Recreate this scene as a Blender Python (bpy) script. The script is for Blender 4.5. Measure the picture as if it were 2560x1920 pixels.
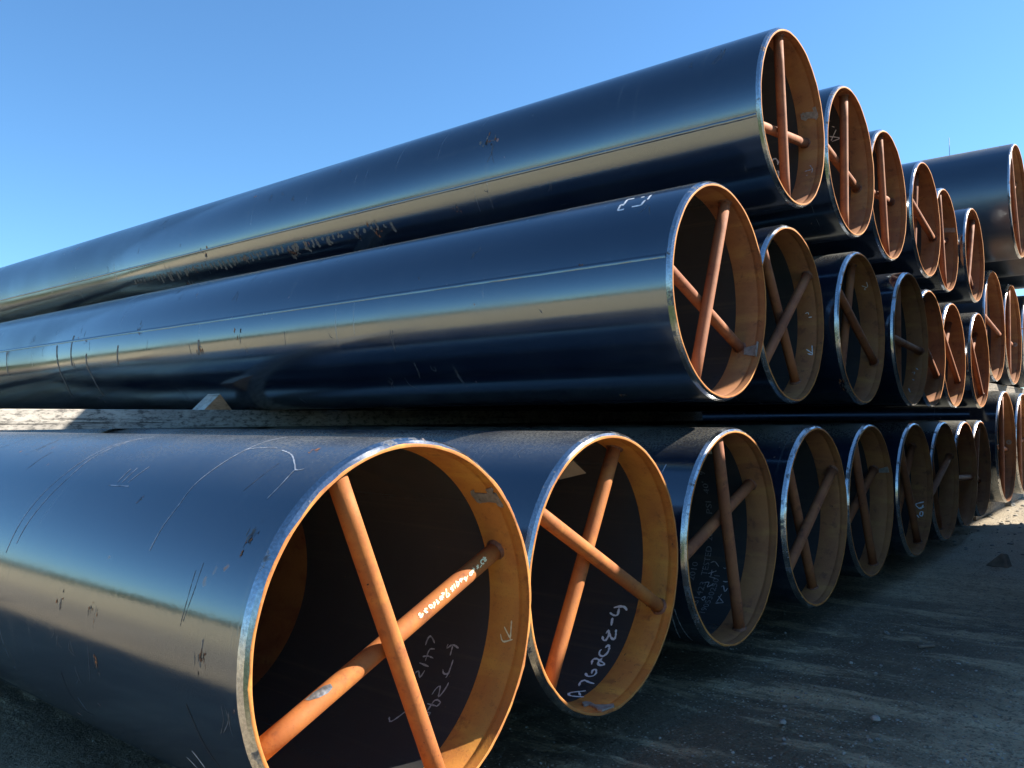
import bpy, bmesh, math, random, json
import numpy as np
from mathutils import Vector, Matrix, noise as mnoise

for _o in list(bpy.data.objects):
    bpy.data.objects.remove(_o, do_unlink=True)
scene = bpy.context.scene
COL = scene.collection
G = 0.577                      # height of the bottom row's pipe axes above the ground

# ------------------------------------------------------------------ camera
cam_d = bpy.data.cameras.new('camera')
cam = bpy.data.objects.new('camera', cam_d)
COL.objects.link(cam)
YAW, PITCH, ROLL, FPX = 0.684563, 0.041290, -0.006249, 2076.63
fw = Vector((-math.sin(YAW) * math.cos(PITCH), math.cos(YAW) * math.cos(PITCH), math.sin(PITCH)))
r0 = fw.cross(Vector((0, 0, 1))).normalized()
u0 = r0.cross(fw)
rt = r0 * math.cos(ROLL) + u0 * math.sin(ROLL)
up = -r0 * math.sin(ROLL) + u0 * math.cos(ROLL)
M = Matrix(((rt.x, up.x, -fw.x, 1.44556), (rt.y, up.y, -fw.y, -1.37850), (rt.z, up.z, -fw.z, 0.50137 + G), (0, 0, 0, 1)))
cam.matrix_world = M
cam_d.sensor_fit = 'HORIZONTAL'
cam_d.sensor_width = 36.0
cam_d.lens = 36.0 * FPX / 2560.0
cam_d.clip_start = 0.05
cam_d.clip_end = 3000
scene.camera = cam
scene.render.resolution_x, scene.render.resolution_y = 1024, 768

# ------------------------------------------------------------------ sky, sun, exposure
SUN = Vector((0.62, math.cos(math.radians(44)), math.sin(math.radians(44)))).normalized()
SUN_EL = math.asin(SUN.z)
world = bpy.data.worlds.new('World')
scene.world = world
world.use_nodes = True
wn = world.node_tree.nodes
wl = world.node_tree.links
wn.clear()
sky = wn.new('ShaderNodeTexSky')
sky.sky_type = 'NISHITA'
sky.sun_disc = False
sky.sun_elevation = SUN_EL
sky.sun_rotation = math.atan2(SUN.x, SUN.y)
sky.altitude = 150
sky.air_density = 1.0
sky.dust_density = 0.2
sky.ozone_density = 6.0
bg = wn.new('ShaderNodeBackground')
bg.inputs['Strength'].default_value = 0.073
wo = wn.new('ShaderNodeOutputWorld')
hue = wn.new('ShaderNodeMix')
hue.data_type = 'RGBA'; hue.blend_type = 'MULTIPLY'
hue.inputs[0].default_value = 1.0
hue.inputs[7].default_value = (0.80, 1.04, 1.10, 1.0)
wl.new(sky.outputs[0], hue.inputs[6])
wl.new(hue.outputs[2], bg.inputs[0])
wl.new(bg.outputs[0], wo.inputs[0])
sd = bpy.data.lights.new('sun', 'SUN')
sd.energy = 5.0
sd.angle = math.radians(0.53)
sd.color = (1.0, 0.93, 0.82)
sun = bpy.data.objects.new('sun', sd)
COL.objects.link(sun)
sun.rotation_euler = SUN.to_track_quat('Z', 'Y').to_euler()
sun.location = (8, 10, 12)
vs = scene.view_settings
vs.view_transform = 'Standard'
vs.look = 'None'
vs.exposure = 1.55
vs.gamma = 1.0
vs.use_curve_mapping = False
scene.render.engine = 'CYCLES'
scene.cycles.max_bounces = 6
scene.cycles.diffuse_bounces = 3
scene.cycles.glossy_bounces = 3
scene.cycles.caustics_reflective = True
scene.cycles.sample_clamp_indirect = 6.0

# ------------------------------------------------------------------ helpers
def link(o, parent=None):
    COL.objects.link(o)
    if parent is not None:
        o.parent = parent
    return o

def mesh_obj(name, verts, faces, mat, parent=None, smooth=True):
    me = bpy.data.meshes.new(name)
    me.from_pydata([tuple(v) for v in verts], [], faces)
    me.update()
    if smooth:
        me.polygons.foreach_set('use_smooth', [True] * len(me.polygons))
    me.materials.append(mat)
    return link(bpy.data.objects.new(name, me), parent)

def share(name, me, parent=None):
    return link(bpy.data.objects.new(name, me), parent)

def empty(name, loc, label=None, cat=None, group=None):
    o = bpy.data.objects.new(name, None)
    o.empty_display_size = 0.2
    o.location = loc
    COL.objects.link(o)
    if label: o['label'] = label
    if cat: o['category'] = cat
    if group: o['group'] = group
    return o

def tag(o, label, cat, group=None):
    o['label'] = label; o['category'] = cat
    if group: o['group'] = group
    return o

def box_data(x0, x1, y0, y1, z0, z1, bev=0.004):
    bm = bmesh.new()
    bmesh.ops.create_cube(bm, size=1)
    for v in bm.verts:
        v.co = Vector(((x0 + x1) / 2 + v.co.x * (x1 - x0), (y0 + y1) / 2 + v.co.y * (y1 - y0), (z0 + z1) / 2 + v.co.z * (z1 - z0)))
    if bev:
        bmesh.ops.bevel(bm, geom=bm.edges[:], offset=bev, segments=1, affect='EDGES')
    return bm

def bm_obj(name, bm, mat, parent=None, smooth=False):
    me = bpy.data.meshes.new(name)
    bm.to_mesh(me); bm.free()
    if smooth:
        me.polygons.foreach_set('use_smooth', [True] * len(me.polygons))
    me.materials.append(mat)
    return link(bpy.data.objects.new(name, me), parent)

# ------------------------------------------------------------------ materials
class NT:
    def __init__(s, name):
        s.m = bpy.data.materials.new(name)
        s.m.use_nodes = True
        s.n = s.m.node_tree.nodes; s.l = s.m.node_tree.links
        s.n.clear()
        s.out = s.n.new('ShaderNodeOutputMaterial')
        s.b = s.n.new('ShaderNodeBsdfPrincipled')
        s.l.new(s.b.outputs[0], s.out.inputs[0])
        s.tc = s.n.new('ShaderNodeTexCoord')
        s.oi = s.n.new('ShaderNodeObjectInfo')
    def put(s, sock, v):
        if hasattr(v, 'links') or isinstance(v, bpy.types.NodeSocket):
            s.l.new(v, sock)
        elif v is not None:
            sock.default_value = v
    def coords(s, scale=(1, 1, 1), kind='Object', rnd=True):
        mp = s.n.new('ShaderNodeMapping')
        s.l.new(s.tc.outputs[kind], mp.inputs['Vector'])
        mp.inputs['Scale'].default_value = scale
        if rnd:
            k = s.n.new('ShaderNodeVectorMath'); k.operation = 'SCALE'
            k.inputs[0].default_value = (37.0, 11.0, 23.0)
            s.l.new(s.oi.outputs['Random'], k.inputs['Scale'])
            s.l.new(k.outputs[0], mp.inputs['Location'])
        return mp.outputs[0]
    def noise(s, vec, scale, detail=4, rough=0.55, dist=0.0):
        t = s.n.new('ShaderNodeTexNoise')
        s.l.new(vec, t.inputs['Vector'])
        t.inputs['Scale'].default_value = scale
        t.inputs['Detail'].default_value = detail
        t.inputs['Roughness'].default_value = rough
        t.inputs['Distortion'].default_value = dist
        return t.outputs['Fac']
    def ramp(s, v, a, b, lo=0.0, hi=1.0):
        r = s.n.new('ShaderNodeMapRange')
        r.interpolation_type = 'SMOOTHSTEP'
        s.put(r.inputs['Value'], v)
        for i, x in ((1, a), (2, b), (3, lo), (4, hi)):
            r.inputs[i].default_value = x
        return r.outputs[0]
    def math(s, op, a, b=None):
        n = s.n.new('ShaderNodeMath'); n.operation = op
        s.put(n.inputs[0], a)
        if b is not None: s.put(n.inputs[1], b)
        return n.outputs[0]
    def mix(s, f, a, b):
        n = s.n.new('ShaderNodeMix'); n.data_type = 'RGBA'
        s.put(n.inputs[0], f); s.put(n.inputs[6], a if not isinstance(a, tuple) else (*a, 1)[:4]); s.put(n.inputs[7], b if not isinstance(b, tuple) else (*b, 1)[:4])
        return n.outputs[2]
    def mixf(s, f, a, b):
        n = s.n.new('ShaderNodeMix'); n.data_type = 'FLOAT'
        s.put(n.inputs[0], f); s.put(n.inputs[2], a); s.put(n.inputs[3], b)
        return n.outputs[0]
    def bump(s, h, strength=0.3, dist=0.002, prev=None):
        n = s.n.new('ShaderNodeBump')
        n.inputs['Strength'].default_value = strength
        n.inputs['Distance'].default_value = dist
        s.l.new(h, n.inputs['Height'])
        if prev is not None: s.l.new(prev, n.inputs['Normal'])
        return n.outputs[0]
    def fin(s, color=None, rough=None, metal=None, normal=None, spec=None, ior=None, coat=None, coatr=None):
        b = s.b
        if color is not None: s.put(b.inputs['Base Color'], (*color, 1)[:4] if isinstance(color, tuple) else color)
        if rough is not None: s.put(b.inputs['Roughness'], rough)
        if metal is not None: s.put(b.inputs['Metallic'], metal)
        if normal is not None: s.l.new(normal, b.inputs['Normal'])
        if spec is not None: s.put(b.inputs['Specular IOR Level'], spec)
        if ior is not None: s.put(b.inputs['IOR'], ior)
        if coat is not None: s.put(b.inputs['Coat Weight'], coat)
        if coatr is not None: s.put(b.inputs['Coat Roughness'], coatr)
        return s.m

def mat_coat(name, dustamt, dull=0.0, film=0.0):
    t = NT(name)
    o = t.coords()
    large = t.noise(o, 1.3, 3)
    fine = t.noise(o, 95, 2, 0.65)
    circ = t.noise(t.coords((46, 1.1, 1.1)), 1.0, 2, 0.62)
    longi = t.noise(t.coords((0.35, 26, 26)), 1.0, 2, 0.6)
    patch = t.noise(o, 3.2, 4, 0.62)
    scr = t.math('MULTIPLY', t.ramp(circ, 0.62, 0.74), t.ramp(patch, 0.45, 0.66))
    lines = t.math('MULTIPLY', t.ramp(longi, 0.6, 0.75), t.ramp(large, 0.45, 0.65))
    rustm = t.math('MULTIPLY', t.ramp(t.noise(o, 7.5, 3, 0.68), 0.685, 0.72), t.ramp(patch, 0.5, 0.62))
    geo = t.n.new('ShaderNodeNewGeometry')
    sep = t.n.new('ShaderNodeSeparateXYZ'); t.l.new(geo.outputs['Normal'], sep.inputs[0])
    topm = t.ramp(sep.outputs['Z'], 0.70, 1.0)
    dn = t.ramp(t.noise(o, 120, 1, 0.7), 0.40, 0.66)
    dn2 = t.ramp(patch, 0.25, 0.75, 0.35, 1.0)
    dust = t.math('MULTIPLY', t.math('MULTIPLY', topm, dn2), t.math('MULTIPLY_ADD', dn, 0.75))
    t.n[-1].inputs[2].default_value = 0.25
    dust = t.math('MULTIPLY', dust, dustamt)
    base = t.mix(t.ramp(patch, 0.35, 0.7), (0.0055, 0.0105, 0.0240), (0.0095, 0.0160, 0.0310))
    base = t.mix(t.math('MULTIPLY', scr, 0.42), base, (0.15, 0.155, 0.16))
    base = t.mix(t.math('MULTIPLY', lines, 0.10), base, (0.13, 0.13, 0.13))
    base = t.mix(film, base, (0.20, 0.19, 0.165))
    base = t.mix(dust, base, (0.23, 0.205, 0.145))
    base = t.mix(rustm, base, t.mix(fine, (0.16, 0.055, 0.02), (0.36, 0.14, 0.05)))
    r = t.ramp(large, 0.3, 0.72, 0.10 + dull, 0.19 + dull)
    r = t.math('ADD', r, t.math('MULTIPLY', scr, 0.18))
    r = t.math('ADD', r, t.math('MULTIPLY', t.math('MAXIMUM', rustm, dust), 0.55))
    r = t.math('ADD', r, t.math('MULTIPLY', t.ramp(fine, 0.5, 0.8), 0.06))
    bmp = t.bump(t.noise(t.coords((0.5, 3, 3)), 1.6, 0), 0.02, 0.012)
    bmp = t.bump(fine, 0.20, 0.0006, bmp)
    t.b.inputs['Specular Tint'].default_value = (0.82, 0.93, 1.0, 1)
    return t.fin(base, r, 0.0, bmp, ior=2.2, spec=0.5)

def mat_rust(name, c1, c2, c3, rough=0.82, streak=True):
    t = NT(name)
    o = t.coords()
    a = t.noise(o, 6, 4, 0.65)
    f = t.noise(o, 160, 2, 0.6)
    s = t.noise(t.coords((3, 12, 12)), 1.0, 3, 0.65)
    col = t.mix(t.ramp(a, 0.32, 0.68), c1, c2)
    col = t.mix(t.ramp(s, 0.48, 0.72, 0, 0.75), col, c3)
    col = t.mix(t.ramp(f, 0.56, 0.75, 0, 0.35), col, (0.13, 0.05, 0.022))
    scale = t.math('MULTIPLY', t.ramp(t.noise(o, 21, 3, 0.7), 0.54, 0.66), t.ramp(a, 0.40, 0.62))
    col = t.mix(t.math('MULTIPLY', scale, 0.55), col, (c2[0] * 0.42, c2[1] * 0.42, c2[2] * 0.6))
    spots = t.math('MULTIPLY', t.ramp(t.noise(o, 70, 2), 0.71, 0.745), t.ramp(a, 0.5, 0.6))
    col = t.mix(spots, col, (0.02, 0.014, 0.012))
    b = t.bump(f, 0.35, 0.0010)
    return t.fin(col, t.ramp(a, 0.3, 0.7, rough - 0.14, rough), 0.0, b, spec=0.4)

def mat_bevel():
    t = NT('bare_steel_bevel')
    o = t.coords()
    f = t.noise(o, 150, 2, 0.6)
    g = t.noise(t.coords((30, 5, 5)), 1.0, 5, 0.7)
    p = t.noise(o, 9, 5, 0.7)
    col = t.mix(t.ramp(f, 0.3, 0.75), (0.36, 0.37, 0.38), (0.56, 0.57, 0.58))
    rm = t.ramp(p, 0.64, 0.72)
    col = t.mix(rm, col, (0.20, 0.085, 0.035))
    dk = t.ramp(t.noise(t.coords(), 13, 4, 0.7), 0.56, 0.66, 0, 0.85)
    col = t.mix(dk, col, (0.03, 0.03, 0.035))
    r = t.math('ADD', t.ramp(g, 0.3, 0.7, 0.14, 0.30), t.math('MULTIPLY', rm, 0.35))
    b = t.bump(f, 0.10, 0.0005)
    return t.fin(col, r, t.math('SUBTRACT', 1.0, t.math('MAXIMUM', rm, dk)), b)

def mat_lining():
    t = NT('black_lining')
    o = t.coords()
    a = t.noise(o, 4, 5, 0.6)
    st = t.noise(t.coords((0.8, 30, 30)), 1.0, 4, 0.6)
    f = t.noise(o, 120, 3, 0.7)
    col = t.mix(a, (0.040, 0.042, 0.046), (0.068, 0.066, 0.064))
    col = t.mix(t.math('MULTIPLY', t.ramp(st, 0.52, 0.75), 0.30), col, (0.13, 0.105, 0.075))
    sp = t.math('MULTIPLY', t.ramp(f, 0.69, 0.73), t.ramp(a, 0.5, 0.62))
    col = t.mix(t.math('MULTIPLY', sp, 0.6), col, (0.30, 0.14, 0.05))
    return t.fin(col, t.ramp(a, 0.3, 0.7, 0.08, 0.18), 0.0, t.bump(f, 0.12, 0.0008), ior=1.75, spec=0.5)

def mat_plain(name, c, rough=0.7, metal=0.0, var=0.25, scale=30, bump=0.1):
    t = NT(name)
    n = t.noise(t.coords(), scale, 5, 0.6)
    lo = tuple(x * (1 - var) for x in c); hi = tuple(min(1, x * (1 + var)) for x in c)
    return t.fin(t.mix(t.ramp(n, 0.3, 0.7), lo, hi), t.ramp(n, 0.3, 0.7, max(0.05, rough - 0.08), min(1, rough + 0.08)), metal, t.bump(n, bump, 0.001))

def mat_timber(name, c1, c2, c3, axis=1):
    t = NT(name)
    sc = [26, 26, 26]; sc[axis] = 1.4
    g = t.noise(t.coords(tuple(sc)), 1.0, 6, 0.66, 0.4)
    a = t.noise(t.coords(), 5, 5, 0.65)
    d = t.noise(t.coords((1, 0.6, 1.6)), 34, 5, 0.75)
    col = t.mix(t.ramp(g, 0.3, 0.7), c1, c2)
    col = t.mix(t.ramp(d, 0.47, 0.62, 0, 0.85), col, c3)
    crack = t.noise(t.coords((9, 0.5, 60) if axis == 1 else (0.5, 9, 60)), 1.0, 3, 0.6, 0.6)
    col = t.mix(t.ramp(crack, 0.60, 0.66, 0, 0.85), col, tuple(x * 0.35 for x in c3))
    col = t.mix(t.ramp(a, 0.5, 0.75, 0, 0.5), col, tuple(x * 1.5 for x in c2))
    b = t.bump(g, 0.7, 0.006)
    b = t.bump(d, 0.3, 0.002, b)
    return t.fin(col, 0.85, 0.0, b, spec=0.3)

def mat_ground():
    t = NT('yard_ground')
    o = t.coords(kind='Object', rnd=False)
    a = t.noise(o, 0.55, 6, 0.62)
    st = t.noise(t.coords((1.1, 4.2, 1), rnd=False), 1.0, 5, 0.66, 0.35)
    f = t.noise(o, 34, 4, 0.72)
    ff = t.noise(o, 150, 2, 0.7)
    sep = t.n.new('ShaderNodeSeparateXYZ'); t.l.new(t.tc.outputs['Object'], sep.inputs[0])
    # darker streaked strip under and in front of the rack; paler sand elsewhere
    zx = t.ramp(t.math('ADD', sep.outputs['X'], t.math('MULTIPLY', t.math('SUBTRACT', a, 0.5), 2.0)), 0.25, 1.9)
    zy = t.ramp(t.math('ADD', sep.outputs['Y'], t.math('MULTIPLY', t.math('SUBTRACT', a, 0.5), 3.0)), 2.6, 6.6)
    zn = t.ramp(t.math('ADD', sep.outputs['Y'], t.math('MULTIPLY', t.math('SUBTRACT', a, 0.5), 1.2)), 0.7, -2.6)
    zc = t.math('MULTIPLY', t.ramp(sep.outputs['X'], 0.1, 1.0), t.ramp(sep.outputs['Y'], 1.3, 0.3))
    zc = t.math('MULTIPLY', zc, 0.0)
    pale_f = t.math('MAXIMUM', t.math('MAXIMUM', t.math('MAXIMUM', zx, zy), zn), zc)
    dark_gnd = t.mix(t.ramp(st, 0.5, 0.64), (0.13, 0.103, 0.064), (0.46, 0.355, 0.21))
    dark_gnd = t.mix(t.ramp(f, 0.5, 0.72, 0, 0.6), dark_gnd, (0.060, 0.048, 0.030))
    sand = t.mix(t.ramp(a, 0.3, 0.7), (0.34, 0.28, 0.20), (0.44, 0.37, 0.27))
    pale = t.ramp(sep.outputs['Y'], -1.8, -4.5)
    sand = t.mix(pale, sand, (0.66, 0.54, 0.33))
    sand = t.mix(t.ramp(f, 0.52, 0.75, 0, 0.5), sand, (0.17, 0.145, 0.11))
    mid = t.mix(t.ramp(st, 0.42, 0.6), (0.42, 0.325, 0.205), (0.56, 0.435, 0.275))
    mid = t.mix(t.ramp(f, 0.48, 0.66, 0, 0.65), mid, (0.10, 0.085, 0.06))
    blend1 = t.mix(t.ramp(pale_f, 0.0, 0.5), dark_gnd, mid)
    col = t.mix(t.ramp(pale_f, 0.5, 1.0), blend1, sand)
    gz = t.math('MULTIPLY', t.ramp(sep.outputs['X'], 0.15, 0.8), t.ramp(sep.outputs['Y'], 0.45, -0.4))
    col = t.mix(gz, col, t.mix(f, (0.025, 0.045, 0.012), (0.075, 0.11, 0.03)))
    vor = t.n.new('ShaderNodeTexVoronoi'); vor.inputs['Scale'].default_value = 75
    t.l.new(o, vor.inputs['Vector'])
    vs_ = t.n.new('ShaderNodeSeparateColor'); t.l.new(vor.outputs['Color'], vs_.inputs[0])
    grit = t.math('MULTIPLY', t.ramp(vor.outputs['Distance'], 0.42, 0.30), t.ramp(vs_.outputs[0], 0.60, 0.72))
    grit = t.math('MULTIPLY', grit, t.ramp(st, 0.34, 0.55, 0.25, 1.0))
    col = t.mix(t.math('MULTIPLY', grit, 0.75), col, t.mix(vs_.outputs[1], (0.22, 0.19, 0.14), (0.62, 0.55, 0.42)))
    dgrit = t.math('MULTIPLY', t.ramp(vor.outputs['Distance'], 0.45, 0.33), t.ramp(vs_.outputs[0], 0.30, 0.20))
    col = t.mix(t.math('MULTIPLY', dgrit, 0.6), col, (0.05, 0.045, 0.035))
    b = t.bump(f, 1.0, 0.03)
    b = t.bump(t.math('ADD', ff, t.math('MULTIPLY', grit, 1.5)), 0.7, 0.006, b)
    return t.fin(col, t.ramp(pale_f, 0.0, 0.6, 0.72, 0.95), 0.0, b, spec=0.3)

COAT_LOW = mat_coat('black_pipe_coating_dusty', 0.75)
COAT_NEAR = mat_coat('black_pipe_coating_filmed', 0.40, 0.0, 0.05)
COAT = mat_coat('black_pipe_coating', 0.16)
COAT_DULL = mat_coat('dull_black_coating', 0.5, 0.22)
RUST = mat_rust('rust_primer_band', (0.52, 0.208, 0.034), (0.42, 0.145, 0.030), (0.60, 0.290, 0.046))
RUSTBAR = mat_rust('rust_brace_bar', (0.38, 0.128, 0.027), (0.30, 0.092, 0.024), (0.45, 0.165, 0.033))
RUST2 = mat_rust('dimlit_rust_band', (0.34, 0.142, 0.050), (0.255, 0.100, 0.042), (0.40, 0.188, 0.058))  # darker rust copy; weaker light in the other mouths put into colour
RUSTBAR2 = mat_rust('dimlit_brace_bar', (0.30, 0.108, 0.042), (0.23, 0.078, 0.034), (0.36, 0.138, 0.048))  # darker bar copy; dimmer light on the other braces put into its colour
RUSTEDGE = mat_rust('rust_cut_edge', (0.50, 0.200, 0.045), (0.40, 0.140, 0.035), (0.58, 0.27, 0.060))
RUSTPATCH = mat_rust('rust_patch', (0.34, 0.115, 0.03), (0.12, 0.048, 0.022), (0.45, 0.17, 0.045))
BEVEL = mat_bevel()
LINING = mat_lining()
WELD = mat_plain('weld_bead', (0.16, 0.065, 0.035), 0.7, 0.0, 0.4, 90, 0.4)
CHALK = mat_plain('white_chalk', (0.72, 0.74, 0.76), 0.9, 0, 0.12, 120)
CHALKDIM = mat_plain('faint_chalk', (0.36, 0.37, 0.38), 0.9, 0, 0.35, 90)
CHALKYEL = mat_plain('yellow_paint_marker', (0.80, 0.72, 0.42), 0.7, 0, 0.1, 80)
STENCIL = mat_plain('stencil_ink', (0.17, 0.18, 0.19), 0.8, 0, 0.45, 120)
SCRATCH = mat_plain('scratched_coating', (0.30, 0.32, 0.36), 0.7, 0, 0.5, 60)
DRIP = mat_plain('dusty_drip', (0.125, 0.118, 0.108), 0.6, 0, 0.4, 40)
SCUFF = mat_plain('scuffed_coating', (0.075, 0.078, 0.085), 0.65, 0, 0.6, 50)
DARKMARK = mat_plain('dark_scuff', (0.012, 0.012, 0.013), 0.75, 0, 0.4, 40)
CLIP = mat_plain('grey_zinc', (0.30, 0.28, 0.25), 0.55, 0.35, 0.25, 60, 0.3)
BAREPATCH = mat_plain('bare_weld_scar', (0.34, 0.34, 0.34), 0.4, 0.7, 0.4, 60, 0.4)
PAPER = mat_plain('paper_label', (0.62, 0.57, 0.44), 0.8, 0, 0.08, 20)
PRINT = mat_plain('label_print', (0.10, 0.10, 0.10), 0.8, 0, 0.1, 20)
TIMBER = mat_timber('weathered_timber', (0.30, 0.275, 0.24), (0.45, 0.41, 0.35), (0.08, 0.075, 0.07))
TIMBERF = mat_timber('timber_bearer_plain', (0.17, 0.145, 0.115), (0.26, 0.22, 0.17), (0.06, 0.055, 0.05))
CHOCKW = mat_timber('pine_chock', (0.42, 0.225, 0.115), (0.55, 0.31, 0.17), (0.30, 0.15, 0.075), axis=1)
CHOCKTOP = mat_timber('grey_chock_face', (0.36, 0.36, 0.32), (0.48, 0.48, 0.43), (0.22, 0.22, 0.19), axis=0)
GROUND = mat_ground()
STONE = mat_plain('gravel_stone', (0.24, 0.23, 0.20), 0.85, 0, 0.5, 14, 0.3)
ROCK = mat_plain('dark_rock', (0.15, 0.115, 0.085), 0.85, 0, 0.35, 18, 0.5)
HILL = mat_plain('far_vegetation', (0.045, 0.060, 0.028), 0.95, 0, 0.5, 0.15, 0.1)
STEEL = mat_plain('dark_painted_steel', (0.05, 0.05, 0.052), 0.5, 0.2, 0.2, 20)
BOXPAINT = mat_plain('container_paint', (0.10, 0.16, 0.20), 0.6, 0.0, 0.3, 3)
CRATEW = mat_timber('crate_timber', (0.30, 0.24, 0.16), (0.42, 0.34, 0.23), (0.12, 0.10, 0.07))

# ------------------------------------------------------------------ ground, hills
def axis_pts(lo, hi, step, far):
    a = list(np.arange(lo, hi + 1e-6, step))
    l = [lo]; s = step
    while l[-1] > -far: s *= 1.35; l.append(l[-1] - s)
    r = [hi]; s = step
    while r[-1] < far: s *= 1.35; r.append(r[-1] + s)
    return l[:0:-1] + a + r[1:]
xs = axis_pts(-2.6, 1.6, 0.035, 900)
ys = axis_pts(-0.6, 9.5, 0.035, 900)
gv = []; gf = []
for j, y in enumerate(ys):
    for i, x in enumerate(xs):
        z = 0.0
        if -60 < x < 60 and -60 < y < 60:
            z = 0.016 * mnoise.noise((x * 0.9, y * 0.9, 3.1)) + 0.007 * mnoise.noise((x * 5, y * 5, 1.7)) - 0.012
            if -3 < x < 2 and -1 < y < 10:
                z += 0.007 * mnoise.noise((x * 15, y * 15, 5.5)) + 0.004 * mnoise.noise((x * 29, y * 29, 8.5))
        gv.append((x, y, z))
nx = len(xs)
for j in range(len(ys) - 1):
    for i in range(nx - 1):
        a = j * nx + i
        gf.append((a, a + 1, a + nx + 1, a + nx))
gnd = mesh_obj('ground', gv, gf, GROUND)
gnd['kind'] = 'structure'

hv = []; hf = []
NH = 260
for k in range(NH):
    a = 2 * math.pi * k / NH
    h = 4.6 + 2.6 * mnoise.noise((math.cos(a) * 5, math.sin(a) * 5, 0.3)) + 1.3 * mnoise.noise((math.cos(a) * 40, math.sin(a) * 40, 0.3))
    for rr, zz in ((150, -0.3), (158, max(1.0, h)), (190, max(1.2, h * 1.15)), (240, -0.3)):
        hv.append((rr * math.cos(a), rr * math.sin(a), zz))
for k in range(NH):
    for q in range(3):
        a = k * 4 + q; b = ((k + 1) % NH) * 4 + q
        hf.append((a, b, b + 1, a + 1))
hills = mesh_obj('hills', hv, hf, HILL)
hills['kind'] = 'structure'

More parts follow.
